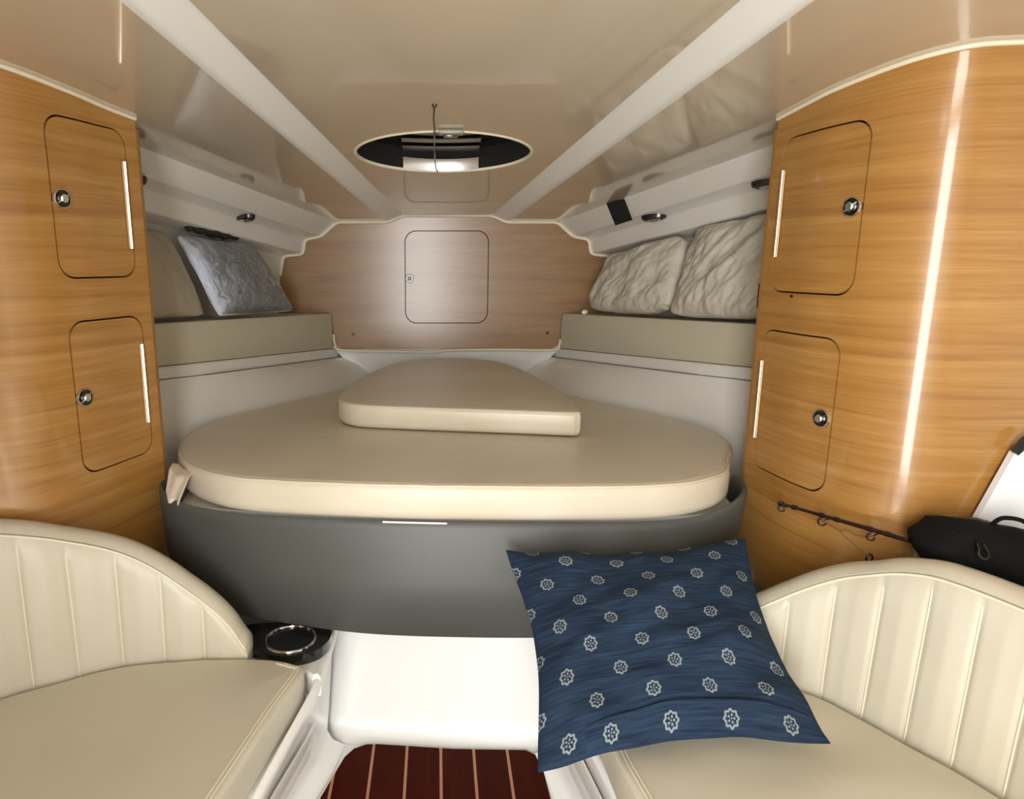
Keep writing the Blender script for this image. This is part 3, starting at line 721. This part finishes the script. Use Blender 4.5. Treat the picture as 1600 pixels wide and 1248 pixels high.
# ------------------------------------------------------------------ ceiling hatch
root = empty('ceiling_hatch', (HX, HY, ZT(HY)), 'dark oval deck hatch in the ceiling with a silver strip and pull cord', 'hatch')
def ov(a, bb_, z, n=64): return [Vector((HX + (HA + a) * cos(2 * pi * k / n), HY + (HB + bb_) * sin(2 * pi * k / n), ZT(HY + (HB + bb_) * sin(2 * pi * k / n)) + z)) for k in range(n)]
b = MB(); b.loft([ov(-.002, -.002, .02), ov(-.002, -.002, -.002), ov(.001, .001, -.003), ov(.004, .004, -.002), ov(.006, .006, .001)], True); b.obj('rim', 'piping', root, 60)
b = MB(); b.loft([ov(-.0025, -.0025, .004), ov(-.005, -.005, .040), ov(-.008, -.008, .058)], True); b.obj('trunk_lining', 'black_mat', root, 60)
b = MB(); b.loft([ov(.03, .03, .058), ov(.03, .03, .068)], True, True); b.obj('lid', 'smoke', root)
def wallpt(x, d, z):
    y = HY + (HB - d) * sqrt(max(0, 1 - ((x - HX) / (HA - d)) ** 2)); return (x, y, ZT(y) + z)
xs = [-.135 + .213 * k / 14 for k in range(15)]
b = MB(); b.loft([[wallpt(x, .005, .001), wallpt(x, .007, .010), wallpt(x, .010, .022), wallpt(x, .016, .030), wallpt(x, .009, .030)] for x in xs]); b.obj('silver_strip', 'silver', root, 30)
for x0 in (-.158, .102):
    b = MB(); b.box((x0 - .02, 1.985, ZT(1.99) + .006), (x0 + .02, 2.012, ZT(1.99) + .04), .004); b.obj('hinge_block', 'black_mat', root)
for y0, w_, dz in ((1.925, .020, .050), (1.985, .026, .046)):  # silver plates standing in for the reflection in the smoked lid
    b = MB(); b.loft([[(x, y0 - w_ - 1.2 * (x - HX) ** 2, ZT(y0 - w_) + dz + .004), (x, y0 - 1.2 * (x - HX) ** 2, ZT(y0) + dz), (x, y0 + w_ - 1.2 * (x - HX) ** 2, ZT(y0 + w_) + dz + .005)] for x in xs]); b.obj('lid_reflection', 'silver', root, 50)
b = MB(); b.box((-.036, 1.640, ZT(1.65) - .010), (.022, 1.672, ZT(1.65) - .0005), .004); b.obj('latch', 'grey_plastic', root)
b = MB(); b.box((-.025, 1.662, ZT(1.66) - .012), (.011, 1.678, ZT(1.66) - .002), .002); b.obj('latch_slot', 'black', root)
cp = [(-.045, 1.49, ZT(1.49) - .002), (-.047, 1.56, ZT(1.56) - .002), (-.046, 1.655, ZT(1.655) - .006), (-.046, 1.75, ZT(1.75) + .004), (-.046, 1.87, ZT(1.87) + .012), (-.044, 1.99, ZT(1.99) + .006), (-.038, 2.02, ZT(2.02) - .002)]
b = MB(); b.tube(crom(cp, 6), .0018, 6); b.obj('pull_cord', 'black', root)
b = MB(); b.lathe((-.045, 1.487, ZT(1.487)), (0, .1, -1), [(.006, 0), (.005, .004), (.002, .006)], 10); b.obj('cord_button', 'dark_metal', root)

# ------------------------------------------------------------------ reading lights in the step of the hull sides
def light(x, y, lab):
    z = 1.194 + .12 * (2.7 - y) - .0003
    n = Vector((0, -.12, -1)).normalized()
    root = empty('reading_light', (x, y, z), lab, 'light', None)
    ang = atan2(.30, 1) * (1 if x < 0 else -1)
    b = MB(); b.lathe((x, y, z), n, [(.034, -.002), (.034, .004), (.031, .011), (.024, .014), (.020, .010)], 32, su=.80, sv=1.25); o = b.obj('bezel', 'dark_metal', root)
    b = MB(); b.lathe((x, y, z), n, [(.0205, .009), (.0185, .0135), (.010, .0185), (.002, .0195)], 24, su=.80, sv=1.25); b.obj('lens', 'chrome', root)
light(-.662, 2.256, 'oval chrome light on the left wall above the plastic-wrapped pillow')
light(-.800, 1.765, 'oval chrome light on the left wall, half hidden by the left locker')
light(.662, 2.245, 'oval chrome light on the right wall next to the black square patch')
light(.806, 1.790, 'oval chrome light on the right wall beside the right locker')

# black square patch stuck on the right-hand step
t = [Vector(p) for p in ((.533, 2.344, 1.299), (.566, 2.253, 1.305), (.612, 2.309, 1.243), (.583, 2.406, 1.231))]
n = (t[1] - t[0]).cross(t[3] - t[0]).normalized()
if n.x > 0: n.negate()
V = [p + n * .003 for p in t] + [p + n * .006 for p in t]
o = obj('felt_patch', V, [(0, 1, 2, 3), (4, 5, 6, 7), (0, 1, 5, 4), (1, 2, 6, 5), (2, 3, 7, 6), (3, 0, 4, 7)], 'black_mat', None, 0)
tag(o, 'black square patch stuck on the right wall step near the bow', 'patch')

# ------------------------------------------------------------------ pillows on the shelves
def pil(lab, corners, thick, m, seed, **k):
    c = sum((Vector(p) for p in corners), Vector()) / 4
    root = empty('pillow', (c.x, c.y, min(p[2] for p in corners)), lab, 'pillow', None)
    return root, pillow('pillowcase', corners, thick, m, root, seed, **k)
pil('dull grey pillow at the left, half hidden by the left locker', [(-.895, 1.70, 1.222), (-.820, 1.985, 1.184), (-.728, 2.000, .938), (-.800, 1.70, .954)], .045, 'linen_grey', 1, wr=.005, pinch=.008, rc=.08, back=.35, puff=.42)
root, (o, bld, P, nn) = pil('white pillow wrapped in shiny clear plastic on the left shelf', [(-.800, 1.995, 1.182), (-.690, 2.36, 1.165), (-.560, 2.45, .922), (-.690, 2.01, .938)], .050, 'linen_white', 4, wr=.006, pinch=.010, rc=.06, back=.30, wdir=(.6, .8), puff=.45)
bld('plastic_wrap', 'film', root, .006, (1,))
pil('crumpled cream pillow on the right shelf next to the bow bulkhead', [(.612, 2.555, 1.125), (.755, 2.125, 1.195), (.680, 2.085, .933), (.530, 2.545, .916)], .058, 'linen', 2, wr=.016, pinch=.006, rc=.15, back=.3, wdir=(.70, .71), puff=.42, wfreq=20, nu=84, nv=66, edgew=.010)
pil('crumpled cream pillow on the right shelf beside the right locker', [(.755, 2.110, 1.205), (.880, 1.70, 1.240), (.815, 1.70, .952), (.682, 2.072, .932)], .058, 'linen', 6, wr=.016, pinch=.006, rc=.09, back=.3, wdir=(.75, .66), puff=.42, wfreq=20, nu=84, nv=66, edgew=.010)

# dark green cloth wedged above the wrapped pillow
b = MB(); b.tube(crom([(-.785, 2.06, 1.203), (-.765, 2.12, 1.204), (-.737, 2.20, 1.196), (-.712, 2.28, 1.188), (-.692, 2.34, 1.180)], 5), [.004 + .016 * sin(pi * min(1, k / 20 + .05)) + .003 * sin(k * 1.7) for k in range(21)], 12)
o = b.obj('cloth_bundle', 'green_cloth'); tag(o, 'dark green cloth wedged behind the top of the plastic-wrapped pillow', 'cloth')
b = MB(); b.tube([(.517, 2.52, .921), (.505, 2.50, .921)], .008, 10); b.tube([(.505, 2.50, .921), (.499, 2.488, .921)], .005, 8)
o = b.obj('cord_end', 'white'); tag(o, 'small white cord end on the right shelf by the bow bulkhead', 'cord')
b = MB(); b.box((.772, 1.712, .985), (.785, 1.724, 1.050), .005); b.tube([(.779, 1.718, .99), (.781, 1.716, .97), (.784, 1.716, .952)], .004, 8)
o = b.obj('strap_end', 'black_cloth'); tag(o, 'small black strap end in front of the pillow by the right locker', 'strap')

# ------------------------------------------------------------------ blue patterned pillow leaning on the berth front
root = empty('throw_pillow', (.35, 1.05, .35), 'blue throw pillow with pale rosettes leaning on the right seat', 'pillow')
BLc, BRc = (.106, .845, .378), (.564, .905, .377)
TLc, TRc = (.094, 1.222, .553), (.556, 1.222, .578)
o, bld, P, nn = pillow('pillowcase', [TLc, TRc, BRc, BLc], .056, 'indigo', root, 9, wr=.013, nu=110, nv=90, pinch=.026, back=.40, puff=.6, wdir=(.25, .97), wfreq=10, edgew=.010)
V = []; F = []; UV = []; nu_, nv_ = 60, 7                     # the loose hem of the open end
for j in range(nv_ + 1):
    for i in range(nu_ + 1):
        u = .16 + .83 * i / nu_; t = j / nv_; v = .912 - .020 * sin(pi * i / nu_) * (1 - t) + t * .083
        V.append(P(u, v, 1) + nn * (.0055 * (1 - t) ** .5 * min(1, 6 * i / nu_, 6 * (nu_ - i) / nu_) + .0012)); UV.append((u * .46 + .03, (1 - v) * .42 + .004))
for j in range(nv_):
    for i in range(nu_): q = j * (nu_ + 1) + i; F.append((q, q + 1, q + nu_ + 2, q + nu_ + 1))
obj('open_hem', V, F, 'indigo', root, 75, uvs=UV)

# ------------------------------------------------------------------ bag, rod and board on the right
root = empty('gear_bag', (.88, 1.0, .60), 'black soft gear bag lying behind the right backrest', 'bag')
ax = crom([(.766, 1.052, .628), (.785, 1.048, .637), (.83, 1.034, .641), (.90, .990, .634), (.98, .92, .632), (1.05, .84, .630), (1.07, .80, .628)], 6)
rad = [.020 + .036 * min(1, k / 7) ** .6 for k in range(len(ax) - 5)]; rad += [.055, .052, .045, .035, .02][:len(ax) - len(rad)]
secs = []
for i, p in enumerate(ax):
    a = ax[max(i - 1, 0)]; c = ax[min(i + 1, len(ax) - 1)]; tg = (c - a).normalized(); x = tg.cross(Vector((0, 0, 1))).normalized(); up = x.cross(tg)
    secs.append([p + (x * cos(q) * 1.0 + up * sin(q) * .86) * rad[i] * (1 + .13 * noise.noise(Vector((i * .35, cos(q) * 1.4, sin(q) * 1.4)))) for q in [2 * pi * k / 20 for k in range(20)]])
b = MB(); b.loft(secs, True, True); b.obj('bag_body', 'black_cloth', root, 70)
zp = [secs[i][7] + (secs[i][7] - ax[i]).normalized() * .001 for i in range(8, len(ax) - 3)]
b = MB(); b.tube(zp, .0025, 6); b.obj('zip', 'dark_metal', root)
b = MB(); hp = [Vector((.86, 1.028, .684)), Vector((.868, 1.020, .698)), Vector((.885, 1.008, .700)), Vector((.897, 1.000, .692)), Vector((.90, .995, .678))]
b.tube(crom(hp, 4), .0035, 8); b.obj('grab_loop', 'black_cloth', root)
b = MB(); b.tube(crom([(.812, .995, .668), (.800, .975, .664), (.797, .968, .656), (.803, .962, .654), (.810, .968, .660), (.815, .985, .668)], 4), .0022, 6); b.obj('zip_pull', 'black', root)

root = empty('fishing_rod', (.70, 1.28, .62), 'thin dark fishing rod with line guides against the right locker', 'fishing rod')
r0 = Vector((.655, 1.285, .624)); r1 = Vector((.757, 1.064, .641))
dr = (r1 - r0).normalized()
b = MB(); b.tube([r0, r0.lerp(r1, .5), r1], [.0028, .0036, .0046], 10); b.obj('blank', 'rod', root)
def guide(t, r, drop, thin=.0016):
    p = r0.lerp(r1, t); side = Vector((-.5, -.75, 0)).normalized(); c = p - Vector((0, 0, drop + r))
    e1 = Vector((.80, -.60, 0)); 
    b = MB(); b.tube([c + (e1 * cos(2 * pi * k / 20) + Vector((0, 0, 1)) * sin(2 * pi * k / 20)) * r for k in range(20)], thin, 6, True)
    b.tube([p, c + Vector((0, 0, r))], thin, 6); b.tube([p + dr * .018, c + Vector((0, 0, r * .6)) + dr * r * .6], thin * .8, 6)
    for f in (-.006, .024): b.tube([p + dr * f, p + dr * (f + .008)], .0050, 8)
    b.obj('line_guide', 'rod', root)
guide(.0, .0058, .004); guide(.36, .0068, .006); guide(.74, .0060, .008)
hk = Vector((.722, 1.105, .590))
b = MB(); b.tube([hk + Vector((cos(2 * pi * k / 18) * .0055, 0, sin(2 * pi * k / 18) * .0070)) for k in range(18)], .0018, 6, True)
b.tube([hk - Vector((0, 0, .007)), hk - Vector((0, .002, .014))], .002, 6); b.obj('tip_ring', 'rod', root)
g2 = r0.lerp(r1, .36) - Vector((0, 0, .012))
lp = [g2, g2 + dr * .02 - Vector((0, 0, .002)), g2 + dr * .035 - Vector((0, 0, .008)), g2 + dr * .05 - Vector((0, 0, .001)), g2 + dr * .065 + Vector((0, 0, -.006)), g2 + dr * .09 - Vector((0, 0, .002)), r0.lerp(r1, .8)]
b = MB(); b.tube(crom(lp, 6), .0007, 5); b.tube(crom([g2 + dr * .035 - Vector((0, 0, .008)), hk + Vector((-.012, .012, .012)), hk + Vector((0, 0, .007))], 5), .0006, 5)
b.tube(crom([hk + Vector((.004, 0, .002)), hk + Vector((.03, -.012, .004)), r1 - Vector((0, 0, .02))], 5), .0006, 5); b.obj('line', 'line', root)

root = empty('white_board', (.97, 1.08, .60), 'white triangular board with a black tip behind the black bag', 'board')
tri = [(.858, 1.085, .60), (.931, 1.088, .788), (1.00, 1.086, .80), (1.04, 1.080, .60)]
V = [Vector(p) for p in tri] + [Vector(p) + Vector((0, .012, 0)) for p in tri]
obj('panel', V, [(0, 1, 2, 3), (4, 7, 6, 5), (0, 4, 5, 1), (1, 5, 6, 2), (2, 6, 7, 3), (3, 7, 4, 0)], 'white_paint', root, 0)
b = MB(); b.tube([(.930, 1.088, .786), (.944, 1.088, .806), (.956, 1.088, .818)], [.006, .009, .007], 10); b.obj('tip_cap', 'black', root)

# ------------------------------------------------------------------ repeats share a group
for o in COL.objects:
    if o.parent is None:
        k = o.name.split('.')[0]
        g = {'locker': 'oak veneer lockers either side', 'side_shelf': 'padded side shelves', 'bench_base': 'moulded bench bases', 'seat_cushion': 'cream seat cushions',
             'backrest': 'ribbed cream backrests', 'reading_light': 'chrome lights on the hull sides', 'pillow': 'pillows on the side shelves'}.get(k)
        if g: o['group'] = g
